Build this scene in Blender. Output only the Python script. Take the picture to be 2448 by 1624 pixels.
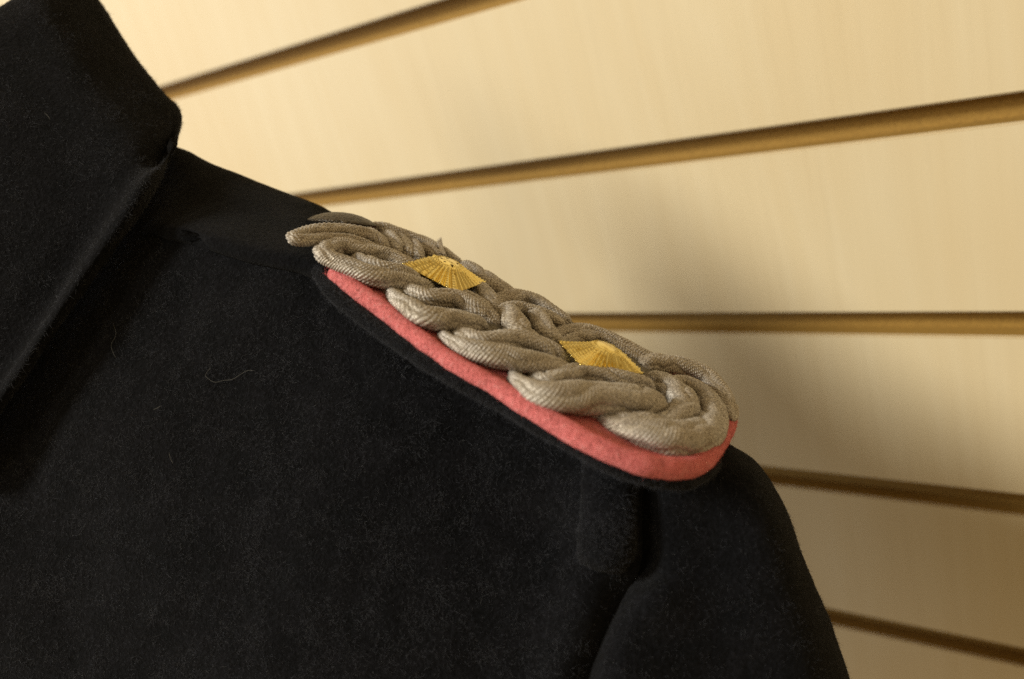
import bpy, bmesh, math, random
import numpy as np
from mathutils import Matrix, Vector
from mathutils.bvhtree import BVHTree
from mathutils import noise as mnoise

random.seed(7)
rng = np.random.default_rng(11)
for o in list(bpy.data.objects):
    bpy.data.objects.remove(o)
S = bpy.context.scene
COL = S.collection

# ------------------------------------------------------------------ camera
# World axes: x runs along the slat wall, y goes into the wall, z is up.
# F, CX, CY describe the lens in pixels of the 2448 x 1624 photograph.
F, CX, CY = 2200.0, 1224.0, 812.0
def nz(v):
    v = np.asarray(v, float)
    return v / np.linalg.norm(v)
H_ = nz([-2630, -53, 2200.0])
V_ = np.array([1725, 5700, 2200.0]); V_ = nz(V_ - H_ * (V_ @ H_))
EX, EZ = -H_, -V_
EY = np.cross(EZ, EX)
CAM = np.array([0.0, 0.0, 1.45])
RW = np.stack([EX, EY, EZ])                       # lens frame (right, down, forward) -> world
def to_world(p):
    return np.asarray(p) @ RW.T + CAM
def ray(x, y):
    return np.array([(x - CX) / F, (y - CY) / F, 1.0])
def P(x, y, d):
    return to_world(ray(x, y) * d)

cam = bpy.data.cameras.new('camera')
cam_o = bpy.data.objects.new('camera', cam)
COL.objects.link(cam_o)
M = Matrix.Identity(4)
for i in range(3):
    M[i][0], M[i][1], M[i][2], M[i][3] = RW[i, 0], -RW[i, 1], -RW[i, 2], CAM[i]
cam_o.matrix_world = M
cam.sensor_width = 23.5
cam.sensor_fit = 'HORIZONTAL'
cam.lens = 23.5 * F / 2448
cam.clip_start = 0.01
cam.clip_end = 50
cam.dof.use_dof = True
cam.dof.focus_distance = 0.229
cam.dof.aperture_fstop = 5.6
cam.dof.aperture_blades = 7
S.camera = cam_o

# ------------------------------------------------------------------ light
W = bpy.data.worlds.new('World'); S.world = W
W.use_nodes = True
bg = W.node_tree.nodes['Background']
bg.inputs[0].default_value = (1.0, 0.70, 0.33, 1)
bg.inputs[1].default_value = 0.33

def area(name, loc, target, size, energy, col):
    l = bpy.data.lights.new(name, 'AREA'); l.shape = 'DISK'; l.size = size
    l.energy = energy; l.color = col
    o = bpy.data.objects.new(name, l); COL.objects.link(o)
    o.location = loc
    o.rotation_euler = (Vector(target) - Vector(loc)).to_track_quat('-Z', 'Y').to_euler()
    return o
KDIR = nz([-0.41, -0.66, 0.64])
T0 = np.array([-0.14, 0.18, 1.36])
area('ceiling_spot', T0 + KDIR * 3.4, T0, 0.74, 114.0, (1.0, 0.955, 0.815))
area('second_spot', T0 + nz([-0.10, -0.85, 0.50]) * 3.0, T0, 0.70, 17.0, (1.0, 0.90, 0.70))
area('window_glow', T0 + nz([-0.84, -0.52, 0.12]) * 3.2, T0, 1.4, 25.0, (0.93, 0.96, 1.0))

S.view_settings.view_transform = 'Standard'
S.view_settings.look = 'None'
S.view_settings.exposure = 0.0
S.view_settings.gamma = 1.0
S.render.engine = 'CYCLES'
S.cycles.max_bounces = 6
S.cycles.use_denoising = False

# ------------------------------------------------------------------ materials
def mat(name):
    m = bpy.data.materials.new(name); m.use_nodes = True
    nt = m.node_tree
    return m, nt, nt.nodes['Principled BSDF']
def N(nt, kind, **kw):
    n = nt.nodes.new(kind)
    for k, v in kw.items():
        if k in n.inputs: n.inputs[k].default_value = v
        else: setattr(n, k, v)
    return n
def coords(nt, scale):
    tc = nt.nodes.new('ShaderNodeTexCoord')
    mp = nt.nodes.new('ShaderNodeMapping'); mp.inputs['Scale'].default_value = scale
    nt.links.new(tc.outputs['Object'], mp.inputs['Vector'])
    return mp.outputs['Vector']
def noise(nt, vec, scale, detail=3, rough=0.55):
    n = N(nt, 'ShaderNodeTexNoise', Scale=scale, Detail=detail, Roughness=rough)
    nt.links.new(vec, n.inputs['Vector'])
    return n.outputs['Fac']
def ramp(nt, fac, stops):
    r = nt.nodes.new('ShaderNodeValToRGB')
    els = r.color_ramp.elements
    while len(els) < len(stops): els.new(0.5)
    for e, (p, c) in zip(els, stops):
        e.position = p; e.color = (*c, 1)
    nt.links.new(fac, r.inputs['Fac'])
    return r.outputs['Color']
def mul(nt, a, b, fac=1.0):
    m = nt.nodes.new('ShaderNodeMix'); m.data_type = 'RGBA'; m.blend_type = 'MULTIPLY'
    m.inputs[0].default_value = fac
    nt.links.new(a, m.inputs[6]); nt.links.new(b, m.inputs[7])
    return m.outputs[2]
def bump(nt, b, h, dist, strength=1.0):
    n = N(nt, 'ShaderNodeBump', Distance=dist, Strength=strength)
    nt.links.new(h, n.inputs['Height']); nt.links.new(n.outputs['Normal'], b.inputs['Normal'])

def maple():
    m, nt, b = mat('maple_laminate')
    v = coords(nt, (1, 1, 0.035))
    f = noise(nt, v, 330, 4, 0.6)
    c1 = ramp(nt, f, [(0.25, (0.680, 0.584, 0.405)), (0.5, (0.705, 0.609, 0.425)), (0.8, (0.715, 0.618, 0.435))])
    v2 = coords(nt, (1, 1, 0.22))
    w = N(nt, 'ShaderNodeTexWave', Scale=9.0, Distortion=9.0, Detail=3.0)
    w.inputs['Detail Scale'].default_value = 1.4
    nt.links.new(v2, w.inputs['Vector'])
    c2 = ramp(nt, w.outputs['Fac'], [(0.0, (0.986, 0.978, 0.962)), (0.6, (1, 1, 1)), (1.0, (0.985, 0.975, 0.955))])
    v3 = coords(nt, (1, 1, 0.6))
    c3 = ramp(nt, noise(nt, v3, 14, 2), [(0.3, (0.97, 0.94, 0.89)), (0.7, (1, 1, 1))])
    nt.links.new(mul(nt, mul(nt, c1, c2), c3), b.inputs['Base Color'])
    b.inputs['Roughness'].default_value = 0.45
    b.inputs['Specular IOR Level'].default_value = 0.3
    return m
def fibreboard():
    m, nt, b = mat('fibreboard')
    c = ramp(nt, noise(nt, coords(nt, (1, 1, 1)), 900, 3), [(0.3, (0.27, 0.155, 0.030)), (0.7, (0.36, 0.215, 0.045))])
    nt.links.new(c, b.inputs['Base Color'])
    b.inputs['Roughness'].default_value = 0.8
    return m
def wool(name, base, sheen=0.03, lo=0.45, hi=1.9, bd=0.0009, scale=1000):
    m, nt, b = mat(name)
    v = coords(nt, (1, 1, 1))
    f = noise(nt, v, scale, 5, 0.72)
    k = np.array(base)
    c = ramp(nt, f, [(0.33, tuple(k * lo)), (0.52, tuple(k)), (0.68, tuple(np.minimum(k * hi, 0.9)))])
    g = ramp(nt, noise(nt, v, 95, 4, 0.65), [(0.3, (0.62, 0.66, 0.68)), (0.7, (1.2, 1.15, 1.15))])
    nt.links.new(mul(nt, c, g, 1.0 if sheen < 0.05 else 0.35), b.inputs['Base Color'])
    b.inputs['Roughness'].default_value = 0.95
    b.inputs['Specular IOR Level'].default_value = 0.05
    b.inputs['Sheen Weight'].default_value = sheen
    b.inputs['Sheen Roughness'].default_value = 0.5
    bump(nt, b, f, bd, 1.0)
    return m
def fibre(name, col, rough=0.6):
    m, nt, b = mat(name)
    b.inputs['Base Color'].default_value = (*col, 1)
    b.inputs['Roughness'].default_value = rough
    b.inputs['Specular IOR Level'].default_value = 0.25
    return m
def cord_mat():
    m, nt, b = mat('aluminium_thread')
    v = coords(nt, (1, 1, 1))
    f = noise(nt, v, 2600, 2, 0.6)
    c = ramp(nt, f, [(0.36, (0.24, 0.215, 0.19)), (0.5, (0.43, 0.40, 0.37)), (0.64, (0.68, 0.645, 0.61))])  # contrasty speckle puts the sparkle of the threads into the colour
    g = ramp(nt, noise(nt, v, 110, 3), [(0.3, (0.82, 0.76, 0.66)), (0.65, (1.0, 1.0, 1.0))])
    nt.links.new(mul(nt, c, g), b.inputs['Base Color'])
    b.inputs['Metallic'].default_value = 0.3
    b.inputs['Roughness'].default_value = 0.52
    bump(nt, b, f, 0.0002, 0.6)
    return m
def gold():
    m, nt, b = mat('gilt_brass')
    v = coords(nt, (1, 1, 1))
    f = noise(nt, v, 700, 3, 0.6)
    c = ramp(nt, f, [(0.24, (0.45, 0.30, 0.06)), (0.36, (0.92, 0.72, 0.24)), (0.7, (1.0, 0.85, 0.36))])
    nt.links.new(c, b.inputs['Base Color'])
    b.inputs['Metallic'].default_value = 0.95
    b.inputs['Roughness'].default_value = 0.2
    bump(nt, b, f, 0.0001, 0.4)
    return m
def plain(name, col, rough=0.5, metal=0.0, bscale=None, bd=0.0):
    m, nt, b = mat(name)
    b.inputs['Base Color'].default_value = (*col, 1)
    b.inputs['Roughness'].default_value = rough
    b.inputs['Metallic'].default_value = metal
    if bscale:
        f = noise(nt, coords(nt, (1, 1, 1)), bscale, 2)
        k = np.array(col)
        c = ramp(nt, f, [(0.35, tuple(k * 0.45)), (0.7, tuple(k * 1.4))])
        nt.links.new(c, b.inputs['Base Color'])
        bump(nt, b, f, bd)
    return m
MAPLE, MDF = maple(), fibreboard()
WOOL = wool('black_wool', (0.0058, 0.0063, 0.0084))
PINK = wool('pink_felt', (0.92, 0.245, 0.255), 0.08, 0.62, 1.45, 0.0014, 1000)
FIB_D = fibre('dark_fibre', (0.036, 0.039, 0.051))
FIB_L = fibre('pale_fibre', (0.13, 0.135, 0.15))
FIB_P = fibre('pink_fibre', (0.72, 0.16, 0.16))
LINT = fibre('lint', (0.11, 0.11, 0.105))
CORD, GOLD = cord_mat(), gold()
GAP_SHADE = plain('gap_shade', (0.19, 0.165, 0.125), 0.8, 0, 1500, 0.0006)  # crevice shade between the cords, put into a dark base colour
BUTTON = plain('brown_button', (0.050, 0.036, 0.021), 0.4, 0.2, 1100, 0.0009)
RIM = plain('button_rim', (0.05, 0.045, 0.04), 0.2, 0.7)
PIT = plain('tarnish', (0.12, 0.07, 0.01), 0.6, 0.3)

# ------------------------------------------------------------------ object helpers
def link(name, me, m=None, parent=None, smooth=True):
    if m: me.materials.append(m)
    if smooth:
        me.polygons.foreach_set('use_smooth', [True] * len(me.polygons))
    o = bpy.data.objects.new(name, me); COL.objects.link(o)
    if parent:
        o.parent = parent
        o.matrix_parent_inverse = Matrix.Translation(-parent.location)
    return o
def empty(name, loc, label, cat, group=None):
    o = bpy.data.objects.new(name, None); COL.objects.link(o)
    o.location = loc; o.empty_display_size = 0.01
    o['label'] = label; o['category'] = cat
    if group: o['group'] = group
    return o
def mesh(name, v, f):
    me = bpy.data.meshes.new(name)
    me.from_pydata([tuple(x) for x in v], [], [tuple(x) for x in f]); me.update()
    return me
def grid_mesh(name, G, wrap=False):
    """quads over an (n, m, 3) array of points; wrap closes the second axis"""
    n, m = G.shape[:2]
    v = G.reshape(-1, 3)
    i = np.arange(n - 1)[:, None]; j = np.arange(m if wrap else m - 1)[None]
    j2 = (j + 1) % m
    f = np.stack([i * m + j, (i + 1) * m + j, (i + 1) * m + j2, i * m + j2], -1).reshape(-1, 4)
    me = bpy.data.meshes.new(name)
    me.vertices.add(len(v)); me.vertices.foreach_set('co', v.ravel())
    me.loops.add(f.size); me.loops.foreach_set('vertex_index', f.ravel().astype(np.int32))
    me.polygons.add(len(f)); me.polygons.foreach_set('loop_start', np.arange(0, f.size, 4, dtype=np.int32))
    me.update(calc_edges=True); me.validate()
    return me
def spline(A, n):
    """Catmull-Rom through the rows of A, n steps per span"""
    A = np.asarray(A, float)
    B = np.concatenate([[2 * A[0] - A[1]], A, [2 * A[-1] - A[-2]]])
    t = np.linspace(0, 1, n, endpoint=False).reshape((-1,) + (1,) * (A.ndim - 1))
    out = []
    for i in range(len(A) - 1):
        a, b, c, d = B[i:i + 4]
        out.append(0.5 * (2 * b + (c - a) * t + (2 * a - 5 * b + 4 * c - d) * t ** 2 + (3 * b - a - 3 * c + d) * t ** 3))
    out.append(A[-1:])
    return np.concatenate(out)
def resample(A, step):
    d = np.r_[0, np.cumsum(np.linalg.norm(np.diff(A[:, :3], axis=0), axis=1))]
    n = max(4, int(d[-1] / step))
    s = np.linspace(0, d[-1], n)
    return np.stack([np.interp(s, d, A[:, k]) for k in range(A.shape[1])], -1), s

# ------------------------------------------------------------------ slat wall
D = 0.3241
wall = empty('slat_wall', (-0.35, D, CAM[2]), 'pale maple slat wall with horizontal grooves behind the coat', 'wall')
def slat(z0, z1, x0=-1.7, x1=0.9, th=0.0078):
    bm = bmesh.new()
    r = bmesh.ops.create_cube(bm, size=1)
    bmesh.ops.scale(bm, vec=(x1 - x0, th, z1 - z0), verts=bm.verts)
    bmesh.ops.translate(bm, vec=((x0 + x1) / 2, D + th / 2, (z0 + z1) / 2), verts=bm.verts)
    es = [e for e in bm.edges if abs((e.verts[0].co - e.verts[1].co).x) > 0.5 and e.verts[0].co.y < D + 1e-4]
    bmesh.ops.bevel(bm, geom=es, offset=0.0006, segments=2, affect='EDGES')
    me = bpy.data.meshes.new('slat')
    bm.faces.ensure_lookup_table()
    for f in bm.faces:
        f.material_index = 0 if f.normal.y < -0.99 else 1
    bm.to_mesh(me); bm.free()
    me.materials.append(MAPLE)
    o = link('slat', me, MDF, wall, smooth=False)
    return o
GU = lambda k: CAM[2] + D * (0.0068 - 0.2343 * k)
GW = 0.0285 * D
for k in range(-3, 7):
    slat(GU(k + 1), GU(k) - GW)
bm = bmesh.new(); bmesh.ops.create_cube(bm, size=1)
bmesh.ops.scale(bm, vec=(2.6, 0.012, 0.9), verts=bm.verts)
bmesh.ops.translate(bm, vec=(-0.4, D + 0.0078 + 0.006, CAM[2] - 0.12), verts=bm.verts)
me = bpy.data.meshes.new('groove_backing'); bm.to_mesh(me); bm.free()
link('groove_backing', me, MDF, wall, smooth=False)

# ------------------------------------------------------------------ shoulder board frame
PL, PR = ray(775, 625) * 0.225, ray(1650, 1090) * 0.198
BL = nz(PR - PL)
a_ = math.radians(22)
BW = nz([.47, -.88, 0]) * math.sin(a_) + nz(ray(1224, 870)) * math.cos(a_)
BW = nz(BW - BL * (BW @ BL))
BN = np.cross(BL, BW)
def B(u, v, w):
    """board frame in mm: along, across to the back, up -> world"""
    return to_world(PL + (BL * u + BW * v + BN * w) * 0.001)
WL, WW, WN = BL @ RW.T, BW @ RW.T, BN @ RW.T
def on_board(x, y, w):
    """point of the plane w mm above the board seen at photo pixel x, y -> lens frame, depth"""
    r = ray(x, y)
    t = ((PL + BN * w * 0.001) @ BN) / (r @ BN)
    return r * t, t
def uvw(x, y, w):
    p, t = on_board(x, y, w)
    q = (p - PL) * 1000
    return q @ BL, q @ BW, t

# ------------------------------------------------------------------ coat
coat = empty('coat', P(900, 1100, 0.24), 'black wool uniform coat with a broad turned-down collar, hanging by the slat wall', 'coat')
SKINS = []
def lump(p, s, a):
    return a * mnoise.noise(Vector(p) * s)
def cloth(name, rows, nu=12, nv=10, wob=0.0012, thick=0.0022, nap=1.0, post=None):
    G = np.array([[p if not isinstance(p, tuple) else P(*p) for p in r] for r in rows], float)
    G = spline(G, nv)
    G = np.swapaxes(spline(np.swapaxes(G, 0, 1), nu), 0, 1)
    if post is not None: G = post(G)
    # soft unevenness along the view-independent surface normal
    du = np.gradient(G, axis=1); dv = np.gradient(G, axis=0)
    n = np.cross(du, dv); n /= np.linalg.norm(n, axis=-1, keepdims=True) + 1e-12
    c = G.reshape(-1, 3).mean(0)
    if (n.reshape(-1, 3) @ (CAM - c)).mean() < 0: n = -n; flip = True
    else: flip = False
    amp = np.array([lump(p, 35, wob) + lump(p, 110, wob * 0.35) + lump(p, 420, 0.00012) for p in G.reshape(-1, 3)]).reshape(G.shape[:2])
    G = G + n * amp[..., None]
    me = grid_mesh(name, G)
    me.polygons.foreach_set('use_smooth', [True] * len(me.polygons))
    k = me.polygons[len(me.polygons) // 2]
    cnt = np.zeros(len(me.polygons) * 3); me.polygons.foreach_get('normal', cnt)
    ctr = np.zeros(len(me.polygons) * 3); me.polygons.foreach_get('center', ctr)
    s = (cnt.reshape(-1, 3) * (CAM - ctr.reshape(-1, 3))).sum(1)
    if np.median(s) < 0: me.flip_normals()
    o = link(name, me, WOOL, coat)
    md = o.modifiers.new('thickness', 'SOLIDIFY'); md.thickness = thick; md.offset = -1
    SKINS.append((o, G, nap))
    return o

# front panel of the coat: from the shoulder seam and the board's front edge down the chest
front_rows = [
    [(-180, 520, .262), (150, 480, .252), (430, 545, .2412), (606, 598, .2335), (748, 632, .2292), (960, 770, .2225), (1180, 905, .2145), (1350, 1010, .208), (1500, 1085, .204), (1560, 1110, .2030)],
    [(-180, 700, 0.2540), (150, 640, 0.2460), (425, 600, 0.2375), (600, 650, 0.2300), (735, 690, 0.2247), (930, 850, 0.2170), (1150, 985, 0.2117), (1330, 1085, 0.2072), (1460, 1150, 0.2015), (1540, 1180, 0.2030)],
    [(-180, 900, 0.2430), (130, 820, 0.2385), (390, 790, 0.2325), (580, 820, 0.2260), (720, 840, 0.2212), (900, 950, 0.2155), (1110, 1080, 0.2102), (1300, 1180, 0.2070), (1450, 1220, 0.2005), (1540, 1240, 0.2030)],
    [(-180, 1150, 0.2360), (100, 1080, 0.2325), (330, 1050, 0.2265), (540, 1060, 0.2210), (700, 1060, 0.2167), (880, 1110, 0.2125), (1090, 1200, 0.2087), (1290, 1280, 0.2072), (1440, 1310, 0.2000), (1535, 1340, 0.2030)],
    [(-180, 1400, 0.2310), (80, 1340, 0.2285), (300, 1300, 0.2230), (500, 1300, 0.2165), (690, 1300, 0.2122), (870, 1320, 0.2090), (1080, 1370, 0.2070), (1270, 1410, 0.2047), (1400, 1430, 0.2000), (1500, 1440, 0.2030)],
    [(-180, 1700, 0.2280), (80, 1660, 0.2250), (280, 1640, 0.2180), (480, 1640, 0.2115), (680, 1640, 0.2077), (870, 1640, 0.2055), (1070, 1650, 0.2042), (1230, 1650, 0.2022), (1340, 1650, 0.1985), (1430, 1650, 0.2030)],
    [(-180, 1950, 0.2270), (80, 1930, 0.2240), (280, 1920, 0.2160), (480, 1920, 0.2095), (680, 1920, 0.2057), (870, 1920, 0.2035), (1070, 1920, 0.2022), (1210, 1920, 0.2007), (1290, 1920, 0.1970), (1370, 1920, 0.2030)],
]
front = cloth('front_panel', front_rows, 14, 14, wob=0.0019)

# shoulder yoke: back of the shoulder, over the top and down behind, under the board
yoke_rows = [
    [(180, 700, .256), (330, 585, .2440), (430, 564, .2393), (606, 613, .2304), (750, 647, .2264), B(12, -3, -3.6), B(40, -9, -3.6), B(70, -7, -3.6), B(94, 3, -8), B(100, 9, -16)],
    [(150, 600, .262), (335, 540, .2470), (432, 550, .2388), (608, 600, .2298), (752, 632, .2258), B(12, 1, -3.2), B(40, -4, -3.2), B(70, -2, -3.2), B(96, 6, -6), B(104, 11, -13)],
    [(170, 420, .272), (370, 440, .259), (460, 480, .2490), (620, 545, .2420), (760, 580, .2400), B(12, 15, -3), B(40, 14, -3), B(70, 14, -3), B(99, 15, -4.5), B(109, 17, -11)],
    [(200, 340, .285), (398, 385, .266), (480, 430, .2570), (640, 500, .2520), (765, 545, .2520), B(12, 27, -4), B(40, 28, -4), B(70, 28, -4), B(99, 26, -5.5), B(112, 25, -9)],
    [(230, 300, .295), (414, 362, .274), (497, 406, .2650), (663, 476, .2630), (790, 530, .2640), B(12, 36, -7), B(40, 37, -7), B(70, 37, -7), B(98, 34, -9), B(110, 32, -12)],
    [(220, 320, .310), (400, 385, .288), (495, 425, .2800), (670, 495, .2800), (800, 560, .2800), B(12, 44, -14), B(40, 45, -14), B(70, 45, -14), B(97, 42, -17), B(107, 39, -21)],
    [(200, 420, .325), (380, 480, .305), (480, 520, .3000), (660, 590, .3000), (800, 650, .3000), B(12, 60, -19), B(42, 60, -19), B(70, 60, -20), B(95, 57, -23), B(105, 53, -28)],
    [(190, 500, .345), (370, 520, .335), (470, 560, .3350), (650, 640, .3350), (790, 710, .335), B(10, 84, -30), B(42, 85, -30), B(70, 85, -31), B(95, 81, -36), B(104, 75, -44)],
    [(180, 620, .365), (360, 640, .355), (460, 680, .3550), (640, 740, .3550), (780, 810, .355), B(10, 104, -50), B(42, 106, -50), B(70, 106, -52), B(94, 100, -58), B(102, 92, -66)],
    [(180, 820, .375), (360, 840, .365), (460, 880, .3650), (640, 920, .3650), (780, 980, .365), B(10, 112, -90), B(42, 114, -90), B(70, 114, -92), B(92, 108, -98), B(100, 98, -106)],
    [(180, 1400, .395), (360, 1400, .385), (460, 1400, .3850), (640, 1400, .3850), (780, 1500, .38), B(10, 112, -300), B(42, 114, -300), B(70, 114, -300), B(88, 108, -300), B(94, 98, -300)],
]
yoke = cloth('shoulder_yoke', yoke_rows, 12, 10, wob=0.0008)

# collar: outer leaf from behind the neck, over the fold, down to the free edge
def col_sec(top, pts, edge, back, k=1.0):
    """fold behind, fold, face points, groove, rolled edge, turned-under edge"""
    e = np.array(edge, float)
    q = np.array(pts[-1], float)
    dirv = e[:2] - q[:2]; dirv /= np.linalg.norm(dirv)
    g = (*(e[:2] - dirv * 74 * k), e[2] + 0.0034)
    r1 = (*(e[:2] - dirv * 48 * k), e[2] - 0.0038)
    r2 = (*(e[:2] - dirv * 14 * k), e[2] - 0.0036)
    u1 = (*(e[:2] + dirv * 2), e[2] + 0.0035)
    u2 = (*(e[:2] - dirv * 30 * k), e[2] + 0.0065)
    return [back, top, *pts, g, r1, r2, u1, u2]
secs = [
    [(120, -30, .31), (170, -40, .305), (222, 10, .302), (300, 124, .297), (378, 228, .290), (412, 266, .287), (420, 294, .284), (413, 330, .281), (402, 366, .279), (390, 384, .281)],
    [(140, -50, .30), (196, -50, .288), (236, 0, .283), (312, 118, .277), (390, 222, .270), (424, 262, .267), (432, 294, .265), (424, 332, .262), (411, 366, .260), (396, 384, .263)],
    col_sec((140, -70, .280), [(215, 25, .272), (290, 145, .266), (392, 292, .257)], (393, 408, .2480), (100, -30, .31), 0.45),
    col_sec((85, -45, .268), [(150, 90, .256), (225, 220, .250), (300, 350, .2435)], (345, 492, .2365), (80, 30, .295)),
    col_sec((30, 0, .262), [(75, 150, .250), (130, 320, .2440), (190, 470, .2400)], (240, 640, .2345), (30, 60, .288)),
    col_sec((-40, 45, .256), [(-20, 250, .244), (30, 450, .2390), (75, 620, .2360)], (120, 815, .2315), (-30, 100, .283)),
    col_sec((-130, 110, .250), [(-120, 400, .240), (-75, 600, .2360), (-40, 770, .2340)], (5, 985, .2300), (-120, 160, .278)),
    col_sec((-260, 200, .246), [(-260, 560, .237), (-220, 760, .2340), (-190, 930, .2320)], (-130, 1160, .229), (-250, 250, .272)),
]
collar = cloth('collar', np.array([[P(*p) for p in s] for s in secs]).swapaxes(0, 1), 12, 9, wob=0.0006, thick=0.0012)

# sleeve: head under the board's end, falling away on the right
sleeve_rows = [
    [(1500, 1080, 0.2052), (1545, 1085, 0.2060), (1600, 1080, 0.2054), (1660, 1070, 0.2083), (1720, 1062, 0.2120), (1748, 1066, 0.2190), (1745, 1090, 0.2320), (1725, 1130, 0.2500), (1680, 1170, 0.2850), (1605, 1250, 0.3700), (1275, 1410, 0.4000)],
    [(1500, 1150, 0.2052), (1540, 1160, 0.2045), (1600, 1160, 0.2014), (1680, 1135, 0.2023), (1760, 1105, 0.2070), (1803, 1100, 0.2170), (1800, 1125, 0.2320), (1775, 1160, 0.2500), (1730, 1200, 0.2850), (1655, 1280, 0.3700), (1325, 1440, 0.4000)],
    [(1505, 1240, 0.2052), (1545, 1250, 0.2038), (1600, 1250, 0.2009), (1700, 1220, 0.2013), (1810, 1180, 0.2030), (1856, 1172, 0.2150), (1850, 1200, 0.2320), (1820, 1230, 0.2500), (1775, 1270, 0.2850), (1700, 1350, 0.3700), (1370, 1510, 0.4000)],
    [(1505, 1340, 0.2052), (1548, 1350, 0.2045), (1600, 1350, 0.1999), (1710, 1320, 0.1998), (1840, 1280, 0.2000), (1899, 1265, 0.2130), (1890, 1290, 0.2320), (1860, 1310, 0.2500), (1815, 1350, 0.2850), (1740, 1430, 0.3700), (1410, 1590, 0.4000)],
    [(1470, 1430, 0.2052), (1515, 1420, 0.2000), (1575, 1430, 0.1964), (1710, 1420, 0.1983), (1870, 1390, 0.1980), (1940, 1378, 0.2120), (1930, 1400, 0.2320), (1900, 1420, 0.2500), (1855, 1460, 0.2850), (1780, 1540, 0.3700), (1450, 1700, 0.4000)],
    [(1420, 1530, 0.2052), (1476, 1520, 0.1975), (1550, 1535, 0.1959), (1710, 1530, 0.1968), (1910, 1510, 0.1970), (1992, 1500, 0.2110), (1982, 1515, 0.2320), (1950, 1530, 0.2500), (1905, 1570, 0.2850), (1830, 1650, 0.3700), (1500, 1810, 0.4000)],
    [(1370, 1650, 0.2052), (1436, 1645, 0.1960), (1520, 1655, 0.1934), (1710, 1655, 0.1958), (1950, 1645, 0.1960), (2040, 1640, 0.2110), (2030, 1650, 0.2320), (2000, 1660, 0.2500), (1955, 1700, 0.2850), (1880, 1780, 0.3700), (1550, 1940, 0.4000)],
    [(1290, 1900, 0.2052), (1360, 1895, 0.1950), (1470, 1900, 0.1914), (1710, 1900, 0.1908), (2010, 1895, 0.1950), (2110, 1890, 0.2110), (2100, 1900, 0.2320), (2070, 1900, 0.2500), (2025, 1940, 0.2850), (1950, 2020, 0.3700), (1620, 2180, 0.4000)],
]
sleeve = cloth('sleeve', sleeve_rows, 12, 12, wob=0.0012)

# rounded cloth tab hanging below the board's outer end, sewn into the armhole
tab_rows = [
    [(1385, 1080, .2080), (1400, 1085, .2035), (1455, 1100, .2010), (1510, 1110, .2010), (1535, 1112, .2060)],
    [(1384, 1160, .2075), (1394, 1165, .2025), (1450, 1180, .1992), (1512, 1180, .1995), (1532, 1180, .2055)],
    [(1378, 1250, .2070), (1390, 1255, .2015), (1448, 1265, .1980), (1514, 1265, .1985), (1532, 1265, .2050)],
    [(1372, 1320, .2065), (1384, 1325, .2010), (1445, 1335, .1975), (1505, 1330, .1985), (1526, 1322, .2050)],
    [(1380, 1352, .2062), (1396, 1354, .2012), (1445, 1366, .1985), (1492, 1362, .1998), (1512, 1350, .2050)],
    [(1392, 1362, .2065), (1406, 1366, .2035), (1445, 1376, .2020), (1482, 1372, .2030), (1500, 1360, .2060)],
]
tab = cloth('cloth_tab', tab_rows, 8, 8, wob=0.0007)

def tube_pts(C, R, up, nseg=14, flat=1.0):
    """rings of points round a centre line C with radius R; up is the flattened direction"""
    T = np.gradient(C, axis=0); T /= np.linalg.norm(T, axis=1, keepdims=True)
    side = np.cross(T, up); side /= np.linalg.norm(side, axis=1, keepdims=True)
    U = np.cross(side, T)
    th = np.linspace(0, 2 * np.pi, nseg, endpoint=False)
    return side, U, th
def simple_tube(name, C, R, m, parent, nseg=12, flat=1.0, up=None, ends=True):
    C = np.asarray(C); R = np.broadcast_to(np.asarray(R, float), (len(C),)).copy()
    side, U, th = tube_pts(C, R, WN if up is None else up, nseg)
    if ends:
        k = min(6, len(C) // 3)
        e = np.sqrt(np.clip(1 - ((k - np.arange(k)) / k) ** 2, 0.02, 1))
        R[:k] *= e; R[-k:] *= e[::-1]
    G = C[:, None] + R[:, None, None] * (np.cos(th)[None, :, None] * side[:, None] + flat * np.sin(th)[None, :, None] * U[:, None])
    return link(name, grid_mesh(name, G, wrap=True), m, parent)

# ------------------------------------------------------------------ shoulder board
board = empty('shoulder_board', B(45, 14, 0), 'plaited silver-grey cord shoulder board on pink felt with two gilt pips', 'shoulder board')

def px_line(pts, w, step=0.0004):
    A = []
    for q in pts:
        p, t = on_board(q[0], q[1], q[3] if len(q) > 3 else w)
        A.append([*to_world(p), q[2] * t / F])
    A = spline(np.array(A), 14)
    return resample(A, step)

# pink felt underlay: rolled edge seen along the front and round the end, closed by a slab
pink_edge = [(790, 648, 17), (815, 668, 23), (860, 703, 25), (905, 735, 25), (950, 772, 25), (1000, 810, 25), (1050, 846, 25), (1110, 884, 25), (1180, 922, 25), (1250, 966, 26),
             (1320, 1008, 27), (1390, 1048, 28), (1460, 1082, 29), (1530, 1108, 30), (1600, 1120, 30), (1655, 1116, 28), (1695, 1088, 25), (1722, 1052, 22), (1742, 1015, 19), (1748, 980, 15)]
A, s = px_line(pink_edge, 0.6)
wv = np.array([mnoise.noise(Vector(p[:3]) * 260) for p in A]) * 0.00022
A[:, 3] += wv
pink = simple_tube('pink_underlay', A[:, :3], A[:, 3], PINK, board, 22, 0.95)
PINK_G = A
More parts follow.
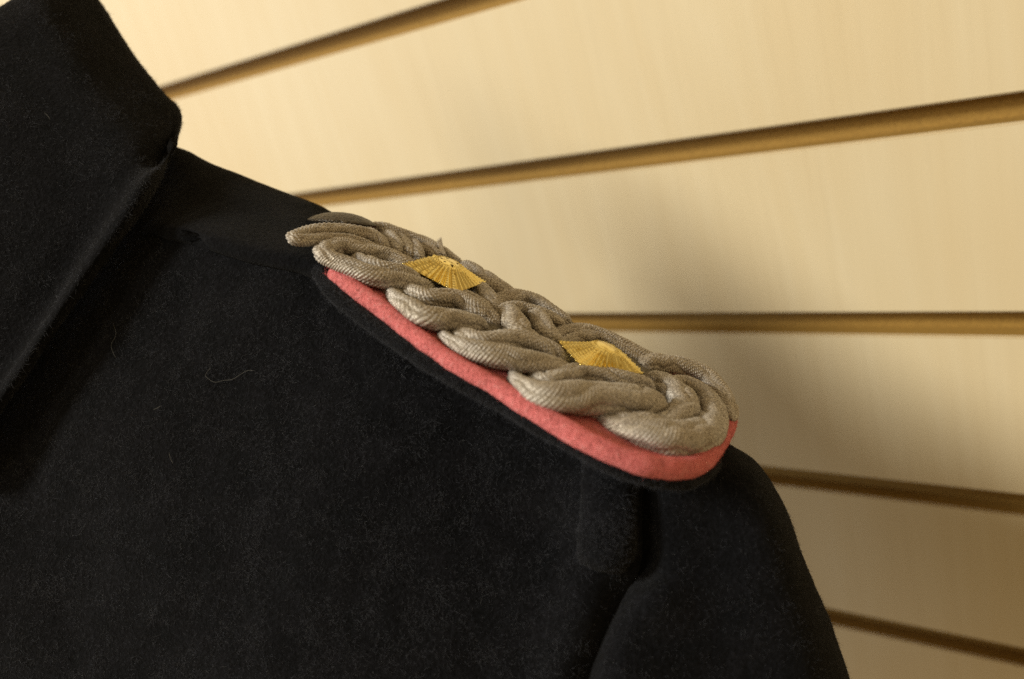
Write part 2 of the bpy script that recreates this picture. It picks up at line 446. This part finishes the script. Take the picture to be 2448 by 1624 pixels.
# the slab under the braid (same felt), traced round the board outline
def outline(off):
    f = [uvw(x, y, 0.6)[:2] for x, y, r in pink_edge]
    f = np.array(f)
    back = np.array([[f[-1][0] + 1, 26], [99, 33], [90, 36], [70, 38], [45, 38], [20, 38], [2, 38], [-3, 32], [-4, 18], [0, 6]])
    o = np.concatenate([f, back])
    c = np.array([45, 15])
    return o + (o - c) / np.linalg.norm(o - c, axis=1, keepdims=True) * off
def slab(name, o, w0, w1, m, parent):
    n = len(o)
    v = [B(u, vv, w0) for u, vv in o] + [B(u, vv, w1) for u, vv in o]
    f = [list(range(n))[::-1], list(range(n, 2 * n))] + [[i, (i + 1) % n, n + (i + 1) % n, n + i] for i in range(n)]
    return link(name, mesh(name, v, f), m, parent, smooth=False)
slab('felt_slab', outline(-0.6), -1.2, 1.4, PINK, board)
# black cloth backing below the felt
back_edge = [(755, 621, 12), (767, 661, 17), (803, 705, 20), (853, 748, 21), (923, 799, 21), (1003, 855, 21), (1093, 909, 21), (1183, 955, 22), (1293, 1021, 22), (1393, 1077, 22), (1473, 1115, 23), (1553, 1141, 24), (1623, 1149, 22), (1675, 1135, 19), (1711, 1103, 15)]
A, s = px_line(back_edge, -2.0)
A[:, 3] += np.array([mnoise.noise(Vector(p[:3]) * 200) for p in A]) * 0.0003
backing = simple_tube('cloth_backing', A[:, :3], A[:, 3], WOOL, board, 20, 0.9)
BACK_G = A
slab('backing_slab', outline(0.5), -3.4, -1.3, WOOL, board)
# fill slab under the cords, coloured dark as the shade in their gaps
gap_outline = np.array([[-2, 8], [4, 0], [14, -2.5], [30, -5], [45, -6], [60, -5], [75, -3], [90, -1], [97, 3], [101, 12], [100, 22], [95, 30], [80, 33], [55, 34], [30, 34], [8, 33], [0, 27], [-3, 18]])
slab('braid_gap_fill', gap_outline, 1.3, 3.5, GAP_SHADE, board)

NSEG = 56
def cord(pts, w, tw=1, pitch=0.00064, amp=0.00024, flat=1.0, ws=None):
    """one plaited cord: photo pixels x, y, radius px; w = height of its centre over the board in mm,
    a number or a list spread along the cord; the winding threads are real relief"""
    pts = [tuple(p) for p in pts]
    n = len(pts)
    wl = np.interp(np.linspace(0, 1, n), np.linspace(0, 1, len(w)), w) if not np.isscalar(w) else [w] * n
    A, s = px_line([(p[0], p[1], p[2], wl[i]) for i, p in enumerate(pts)], 3.0, 0.00009)
    C, R = A[:, :3], A[:, 3]
    for k in range(3):   # soften kinks
        C = np.concatenate([C[:1], (C[:-2] + 2 * C[1:-1] + C[2:]) / 4, C[-1:]])
    lowf = np.array([mnoise.noise(Vector(p) * 170) for p in C])
    R = R * 1.12 * (1 + 0.07 * lowf)
    side, U, th = tube_pts(C, R, WN, NSEG)
    k = min(24, len(C) // 4)
    e = np.sqrt(np.clip(1 - ((k - np.arange(k)) / k) ** 2, 0.02, 1))
    R[:k] *= e; R[-k:] *= e[::-1]
    # whole number of threads round the cord so the winding closes
    turns = max(3, round(2 * np.pi * R.mean() * 0.50 / pitch))
    ph = s[:, None] * 0.89 / pitch + tw * th[None] / (2 * np.pi) * turns + 0.9 * lowf[:, None]
    rib = np.abs(np.sin(np.pi * ph)) ** 0.75
    bead = np.sin(tw * th[None] * round(turns * 1.7) - 2 * np.pi * s[:, None] * 0.4 / pitch)
    irr = np.array([mnoise.noise(Vector(p) * 900) for p in C])[:, None]
    R = R[:, None] * (1 + 0.25 * (np.abs(np.cos(2.0 * th[None] + tw * s[:, None] * 110 + 2.0 * lowf[:, None])) ** 0.6 - 0.72))
    rr = R + amp * (rib - 0.6) * (1 + 0.5 * irr) + 0.00009 * bead * rib
    G = C[:, None] + rr[..., None] * (1.2 * np.cos(th)[None, :, None] * side[:, None] + flat * np.sin(th)[None, :, None] * U[:, None])
    return link('braid_cord', grid_mesh('braid_cord', G, wrap=True), CORD, board)

def px(l, r):
    return [(x, y, r) if not isinstance(r, (list, tuple)) else (x, y, r[i]) for i, (x, y) in enumerate(l)]
# top loop round the button, one cord out and back
cord(px([(918, 603), (902, 598), (878, 588), (852, 579), (828, 574), (804, 572), (776, 571), (748, 574), (722, 575), (704, 572), (702, 567), (718, 561), (744, 555), (772, 552), (806, 551), (842, 555), (872, 562), (898, 574), (915, 590), (922, 600)],
        [8, 10, 11, 12, 12, 12, 12, 12, 12, 12, 12, 13, 14, 14, 14, 14, 15, 15, 12, 9]), [3.4, 5.0, 5.2, 5.0, 4.8, 5.0, 5.4, 5.6, 5.0, 3.5])
# second loop, front left
cord(px([(1042, 700), (1010, 686), (975, 676), (940, 669), (905, 663), (876, 656), (848, 645), (818, 631), (790, 619), (772, 608), (774, 599), (790, 593), (812, 590), (838, 594), (868, 602), (898, 606), (930, 616), (962, 632), (990, 648), (1015, 668)],
        [12, 17, 19, 20, 21, 20, 20, 20, 18, 16, 16, 17, 18, 18, 17, 18, 19, 19, 18, 14]), [2.6, 4.2, 4.4, 4.2, 4.0, 4.2, 4.4, 4.4, 4.2, 3.2], -1)
cord(px([(846, 612), (875, 628), (905, 640), (940, 648), (975, 660), (1005, 676)], [10, 15, 17, 17, 16, 12]), [3.6, 5.0, 5.2, 3.6])
# third loop
cord(px([(968, 688), (976, 694), (995, 704), (1020, 712), (1046, 714), (1074, 715), (1104, 723), (1136, 739), (1166, 758), (1194, 782)], [9, 15, 19, 19, 19, 20, 21, 21, 19, 14]), [1.8, 4.0, 4.8, 4.6, 3.0])
cord(px([(990, 680), (952, 684), (940, 697), (946, 713), (963, 728), (986, 742), (1010, 756), (1038, 762), (1068, 763), (1104, 768), (1140, 777), (1166, 792)], [9, 11, 12, 16, 20, 23, 23, 23, 23, 22, 20, 12]), [0.6, 2.0, 3.6, 4.4, 4.4, 2.8], -1)
# fourth loop
cord(px([(1090, 794), (1100, 800), (1120, 808), (1150, 816), (1185, 816), (1222, 814), (1262, 822), (1300, 836), (1334, 854), (1362, 876)], [9, 15, 20, 21, 22, 23, 24, 24, 21, 13]), [1.6, 4.0, 5.0, 4.6, 3.0])
cord(px([(1120, 788), (1074, 791), (1062, 803), (1076, 817), (1106, 829), (1142, 840), (1180, 850), (1220, 857), (1262, 866), (1302, 874), (1338, 880), (1366, 884)], [9, 11, 12, 15, 20, 24, 25, 25, 24, 22, 18, 11]), [0.6, 2.0, 3.6, 4.6, 4.4, 2.8], -1)
# fifth loop
cord(px([(1262, 898), (1282, 906), (1310, 912), (1348, 902), (1384, 892), (1424, 896), (1464, 904), (1504, 912), (1540, 922), (1566, 940)], [9, 15, 20, 21, 20, 20, 20, 20, 18, 12]), [1.6, 3.6, 4.6, 4.6, 3.2])
cord(px([(1300, 884), (1246, 889), (1231, 901), (1246, 920), (1280, 938), (1322, 948), (1366, 950), (1412, 952), (1458, 956), (1504, 960), (1548, 964), (1584, 970)], [9, 11, 13, 19, 26, 32, 34, 34, 34, 33, 30, 20]), [0.6, 2.0, 3.8, 4.8, 5.0, 3.6], -1)
cord(px([(1370, 968), (1405, 982), (1440, 992), (1480, 998), (1530, 1004)], [8, 12, 14, 15, 12]), [1.4, 1.9, 2.2, 2.4])
# end loop, inner and outer rope
cord(px([(1542, 900), (1566, 910), (1594, 924), (1618, 944), (1632, 968), (1632, 992), (1614, 1008), (1586, 1014), (1556, 1012), (1526, 1010)], [12, 22, 27, 29, 29, 28, 26, 23, 19, 11]), [3.2, 4.0, 4.0, 3.6, 2.6])
cord(px([(1600, 908), (1640, 918), (1672, 938), (1694, 964), (1702, 996), (1692, 1026), (1660, 1046), (1618, 1052), (1574, 1046), (1530, 1034), (1488, 1020), (1456, 1008), (1446, 999), (1500, 992)], [10, 16, 20, 24, 27, 31, 35, 37, 36, 31, 24, 16, 11, 9]), [3.0, 3.4, 3.4, 3.4, 3.2, 2.4, 0.8], -1)
cord(px([(1462, 1002), (1476, 1006), (1505, 1012), (1545, 1016), (1590, 1026), (1630, 1022)], [12, 19, 22, 23, 22, 14]), [2.0, 3.4, 3.8, 3.0])
# back edge
cord(px([(1532, 872), (1565, 869), (1602, 873), (1646, 884), (1688, 903), (1720, 934), (1740, 968), (1748, 1004)], [15, 19, 21, 21, 20, 18, 16, 12]), [3.6, 4.0, 4.0, 3.6, 2.8])
cord(px([(1320, 806), (1345, 795), (1376, 790), (1410, 791), (1452, 806), (1490, 825), (1532, 847), (1566, 862)], [9, 12, 13, 14, 14, 14, 14, 12]), [3.4, 4.4, 4.4, 3.6], -1)
cord(px([(1338, 824), (1362, 813), (1392, 806), (1424, 806), (1462, 818), (1500, 842), (1540, 868)], [9, 12, 13, 14, 14, 14, 12]), [3.4, 4.0, 4.0, 3.0])
# knots in the middle
cord(px([(1208, 742), (1220, 754), (1231, 772), (1240, 792), (1258, 808), (1285, 816)], [14, 22, 24, 24, 22, 14]), [4.2, 5.0, 5.0, 3.6])
cord(px([(1264, 746), (1280, 756), (1293, 774), (1305, 796), (1325, 814), (1352, 830)], [12, 18, 20, 20, 19, 12]), [4.2, 5.0, 5.0, 3.2], -1)
cord(px([(1190, 750), (1204, 740), (1224, 735), (1246, 736), (1270, 743), (1296, 753), (1326, 768), (1350, 786)], [9, 12, 13, 13, 13, 14, 14, 10]), [4.2, 5.2, 5.2, 3.8])
cord(px([(1178, 730), (1196, 718), (1222, 712), (1250, 712), (1280, 722), (1306, 738), (1332, 755), (1364, 776)], [11, 14, 16, 16, 16, 16, 15, 12]), [3.6, 4.4, 4.4, 3.8], -1)
cord(px([(1100, 634), (1124, 646), (1150, 663), (1176, 682), (1204, 700), (1232, 714)], [14, 17, 18, 19, 19, 14]), [3.6, 4.2, 4.2, 3.2])
cord(px([(1130, 676), (1150, 694), (1166, 714), (1178, 734), (1196, 752)], [12, 17, 18, 17, 12]), [3.6, 4.2, 4.0, 3.2], -1)
cord(px([(1060, 690), (1090, 702), (1122, 716), (1154, 736), (1180, 758)], [10, 14, 15, 15, 10]), [2.6, 3.8, 3.8, 2.8], -1)
# back rope at the button end and the small knots before the first pip
cord(px([(886, 545), (902, 544), (922, 548), (946, 557), (980, 567), (1012, 579), (1042, 594), (1072, 614), (1104, 636)], [9, 12, 13, 13, 12, 12, 12, 12, 10]), [3.8, 4.4, 4.2, 4.0, 3.4])
cord(px([(914, 558), (930, 566), (940, 580), (949, 596), (962, 610)], [9, 13, 15, 15, 11]), [4.0, 4.6, 4.4, 3.2], -1)
cord(px([(946, 566), (960, 574), (968, 588), (977, 604), (992, 620)], [8, 12, 13, 13, 10]), [4.0, 4.6, 4.4, 3.2])
cord(px([(978, 578), (990, 586), (994, 598), (1000, 613), (1014, 628)], [8, 12, 13, 13, 10]), [4.0, 4.6, 4.4, 3.2], -1)
cord(px([(1004, 586), (1018, 593), (1030, 602), (1044, 614), (1060, 630)], [8, 12, 13, 13, 10]), [4.0, 4.4, 4.2, 3.2])
cord(px([(868, 552), (884, 562), (900, 576), (914, 592), (934, 606)], [10, 15, 17, 16, 10]), [3.6, 4.4, 4.0, 3.0], -1)

# ------------------------------------------------------------------ gilt pips
def pip(u, v, w, half, ang, asp=1.0, tilt=(0, 0), h0=3.4):
    """square star with a domed centre and fluted, beaded rays"""
    c = B(u, v, w)
    ca, sa = math.cos(ang), math.sin(ang)
    n = nz(WN + WL * tilt[0] + WW * tilt[1])
    a1 = nz(WL * ca + WW * sa); a1 = nz(a1 - n * (a1 @ n)); a2 = np.cross(n, a1)
    NT, NR = 288, 40
    th = np.linspace(0, 2 * np.pi, NT, endpoint=False)
    rb = half / np.maximum(np.abs(np.cos(th)), np.abs(np.sin(th)) / asp)
    rib = np.abs(((th * 7 * 4 / (2 * np.pi)) % 1.0) - 0.5) * 2          # 1 at the furrow, 0 on the ray
    rb = rb * (1 - 0.11 * rib ** 2)
    t_ = np.linspace(0.0, 1, NR)[:, None]
    rad = t_ * rb[None]
    rd = np.sqrt(rad ** 2)
    r0 = half * 0.40 * (1 + asp) / 2
    core_ = np.clip(rad / r0, 0, 1)
    out_ = np.clip((rad - r0) / (rb[None] - r0 + 1e-9), 0, 1)
    z = np.where(rad < r0, h0 - 0.35 * core_ ** 2, (h0 - 0.35) * (1 - out_) ** 1.15)
    z -= np.where(rad > r0, 0.55 * rib[None] * np.clip(out_ * 4, 0, 1) * (0.5 + 0.5 * out_), 0)
    nb = 9
    bead = np.clip(np.cos(2 * np.pi * nb * out_), 0, 1) * (1 - rib[None]) ** 1.0
    z += np.where(rad > r0, 0.36 * bead, 0)
    z += np.where((rad > r0 * 0.86) & (rad < r0 * 1.0), -0.18, 0)
    G = c + 0.001 * (rad * np.cos(th))[..., None] * a1 + 0.001 * (rad * np.sin(th))[..., None] * a2 + 0.001 * z[..., None] * n
    low = c + 0.001 * (rb * 0.985 * np.cos(th))[:, None] * a1 + 0.001 * (rb * 0.985 * np.sin(th))[:, None] * a2 - 0.00055 * n
    G = np.concatenate([G, low[None], np.broadcast_to(c - 0.00055 * n, (1, NT, 3))])
    o = link('rank_pip', grid_mesh('rank_pip', G, wrap=True), GOLD, board)
    return o, c, a1, a2, n, r0, h0
p1, c, a1, a2, n, r0, h0 = pip(24.4, 16.0, 5.9, 8.1, math.radians(0))
p1['label'] = 'gilt square pip nearer the button, tarnish spots on its raised centre'
for q, (x, y, r) in enumerate([(-0.35, 0.35, 0.55), (0.25, -0.1, 0.62), (-0.1, -0.55, 0.4), (0.55, -0.5, 0.5), (0.55, 0.4, 0.35), (-0.6, -0.2, 0.35)]):
    bm = bmesh.new()
    bmesh.ops.create_uvsphere(bm, u_segments=10, v_segments=6, radius=1)
    ctr = c + 0.001 * (a1 * x * r0 + a2 * y * r0 + n * (h0 - 0.12))
    for v in bm.verts:
        k = 1 + 0.25 * math.sin(3 * math.atan2(v.co.y, v.co.x) + q)
        v.co = Vector(ctr + 0.001 * (a1 * v.co.x * r * k + a2 * v.co.y * r * 0.7 + n * v.co.z * 0.1))
    me = bpy.data.meshes.new('tarnish_spot'); bm.to_mesh(me); bm.free()
    link('tarnish_spot', me, PIT, p1)
p2 = pip(70.3, 11.6, 6.6, 9.3, math.radians(50), 0.58, h0=3.2)[0]
p2['label'] = 'gilt square pip nearer the sleeve end of the board'

# a loose tuft on the back edge of the braid
for k in range(5):
    q = np.array([[1052 + 3 * k, 606 + k, 2.0], [1050 + 2 * k, 590, 1.6], [1044 + 2.5 * k, 574 - 2 * k, 1.0]])
    A, s = px_line([tuple(x) for x in q], 5.5, 0.0003)
    simple_tube('loose_thread', A[:, :3], A[:, 3] * 1.2, CORD, board, 6)

# ------------------------------------------------------------------ button
def lathe(name, prof, c, ax, m, parent, nt=64):
    ax = nz(ax); s1 = nz(np.cross(ax, WL)); s2 = np.cross(ax, s1)
    th = np.linspace(0, 2 * np.pi, nt, endpoint=False)
    G = np.array([[c + 0.001 * (r * math.cos(t) * s1 + r * math.sin(t) * s2 + z * ax) for t in th] for r, z in prof])
    return link(name, grid_mesh(name, G, wrap=True), m, parent)
bc = P(819, 530, 0.2475)
bax = nz(np.array([0.09, -0.985, -0.10]) @ RW.T)
btn = lathe('shoulder_button', [(0.01, 2.5), (2.5, 2.35), (5, 1.85), (7.2, 1.05), (8.7, 0.25), (9.2, -0.15), (9.25, -0.4), (9.0, -0.6)], bc, bax, BUTTON, coat)
btn['label'] = 'dark brown pebbled dome button holding the shoulder board'
lathe('button_rim', [(9.0, -0.6), (8.7, -1.1), (8.0, -1.6), (6.0, -2.0), (2.0, -2.4), (1.2, -6.0), (0.01, -6.1)], bc, bax, RIM, btn)

# ------------------------------------------------------------------ wool nap
def surface_samples(G, n, noff=0.0):
    a = G[:-1, :-1]; b = G[:-1, 1:]; c = G[1:, :-1]
    du, dv = b - a, c - a
    nn = np.cross(du, dv); ar = np.linalg.norm(nn, axis=-1)
    nn = nn / (ar[..., None] + 1e-15)
    ctr = a + du / 2 + dv / 2
    s = (nn * (CAM - ctr)).sum(-1)
    if np.median(s) < 0: nn = -nn; s = -s
    # only where it can matter: near the frame of the photo, and facing or rimming
    q = (ctr - CAM) @ RW
    x = q[..., 0] / q[..., 2] * F + CX; y = q[..., 1] / q[..., 2] * F + CY
    clump = np.array([mnoise.noise(Vector(p) * 260) + 0.6 * mnoise.noise(Vector(p) * 90) for p in ctr.reshape(-1, 3)]).reshape(ar.shape)
    ok = (x > -260) & (x < 2700) & (y > -240) & (y < 1860) & (s > -0.6 * np.linalg.norm(ctr - CAM, axis=-1))
    ok = ok * np.clip(0.55 + 1.3 * clump, 0.08, 2.0)
    pr = (ar * ok).ravel(); pr = pr / pr.sum()
    i = rng.choice(len(pr), n, p=pr)
    A = a.reshape(-1, 3)[i]; DU = du.reshape(-1, 3)[i]; DV = dv.reshape(-1, 3)[i]
    r1, r2 = rng.random((2, n, 1))
    return A + DU * r1 + DV * r2, nn.reshape(-1, 3)[i]
def nap(name, pos, nor, m, parent, lmin, lmax, rad, lift=0.45):
    n = len(pos); K = 4
    comb = nz([0.25, -0.1, -1.0])
    rnd = rng.normal(size=(n, 3))
    d = rnd + comb * 0.55
    d -= nor * (d * nor).sum(1, keepdims=True)
    d /= np.linalg.norm(d, axis=1, keepdims=True)
    up = np.clip(rng.normal(lift, 0.28, (n, 1)), 0.06, 1.5)
    d = d + nor * up; d /= np.linalg.norm(d, axis=1, keepdims=True)
    L = rng.uniform(lmin, lmax, (n, 1)) * rng.uniform(0.5, 1.0, (n, 1))
    bend = rng.normal(size=(n, 3)) * 0.35 - nor * 0.25
    pts = np.stack([pos - nor * 0.0001 + d * L * t + bend * L * t * t for t in np.linspace(0, 1, K)], 1)
    cv = bpy.data.hair_curves.new(name)
    cv.add_curves([K] * n)
    cv.attributes['position'].data.foreach_set('vector', pts.ravel().astype(np.float32)) if 'position' in cv.attributes else cv.points.foreach_set('position', pts.ravel().astype(np.float32))
    r = np.tile(np.array([1.0, 0.9, 0.7, 0.3]) * rad, n).astype(np.float32)
    ra = cv.attributes.get('radius') or cv.attributes.new('radius', 'FLOAT', 'POINT')
    ra.data.foreach_set('value', r)
    cv.materials.append(m)
    o = bpy.data.objects.new(name, cv); COL.objects.link(o)
    o.parent = parent; o.matrix_parent_inverse = Matrix.Translation(-parent.location)
    o['kind'] = 'stuff'
    return o
allp, alln, allp2, alln2 = [], [], [], []
for (o, G, k), cnt in zip(SKINS, (95000, 30000, 40000, 28000, 4000)):
    p, q = surface_samples(G, cnt); allp.append(p); alln.append(q)
    p, q = surface_samples(G, cnt // 9); allp2.append(p); alln2.append(q)
nap('wool_nap', np.concatenate(allp), np.concatenate(alln), FIB_D, coat, 0.0006, 0.0017, 0.000024)
nap('pale_wool_nap', np.concatenate(allp2), np.concatenate(alln2), FIB_L, coat, 0.0003, 0.0011, 0.000014, 0.35)
def tube_samples(A, n):
    side, U, th = tube_pts(A[:, :3], A[:, 3], WN)
    i = rng.integers(0, len(A), n); t = rng.uniform(0, 2 * np.pi, (n, 1))
    nn = np.cos(t) * side[i] + np.sin(t) * U[i]
    return A[i, :3] + nn * A[i, 3:4] * 0.97, nn
nap('felt_nap', *tube_samples(PINK_G, 16000), FIB_P, board, 0.0003, 0.0011, 0.000016)
nap('backing_nap', *tube_samples(BACK_G, 22000), FIB_D, board, 0.0006, 0.0017, 0.000022)

# ------------------------------------------------------------------ lint on the coat
bvhs = []
for o, G, k in SKINS:
    bvhs.append(BVHTree.FromPolygons([tuple(v.co) for v in o.data.vertices], [tuple(p.vertices) for p in o.data.polygons]))
def hit(x, y):
    d = nz(P(x, y, 1.0) - CAM); best = None
    for b in bvhs:
        h = b.ray_cast(Vector(CAM), Vector(d))
        if h[0] is not None and (best is None or h[3] < best[1]): best = (np.array(h[0]), h[3])
    return best[0] - d * 0.0009 if best else P(x, y, 0.22)
def lint(pts, r, label):
    C = spline(np.array([hit(x, y) for x, y in pts]), 8)
    me_o = simple_tube('lint_thread', C, r * 0.7, LINT, None, 6, up=nz([0.3, -1, 0.2]))
    me_o['label'] = label; me_o['category'] = 'lint'; me_o['group'] = 'lint caught on the black wool'
lint([(504, 878), (492, 896), (498, 906), (514, 914), (534, 910), (556, 907), (574, 896), (592, 886), (608, 887)], 0.00005, 'longest pale hair curled like a hook on the coat front left of the shoulder board')
lint([(270, 770), (277, 800), (266, 824), (270, 842), (277, 856)], 0.00004, 'wavy faint hair in the dark shadow beside the collar')
lint([(404, 1082), (408, 1098), (414, 1108)], 0.00005, 'short straight pale hair low on the coat front')
lint([(366, 980), (375, 976), (386, 970)], 0.00006, 'short pale fleck slanting on the coat front near the shadow edge')
lint([(106, 270), (113, 276), (120, 286)], 0.00006, 'tiny white fleck stuck on the collar')
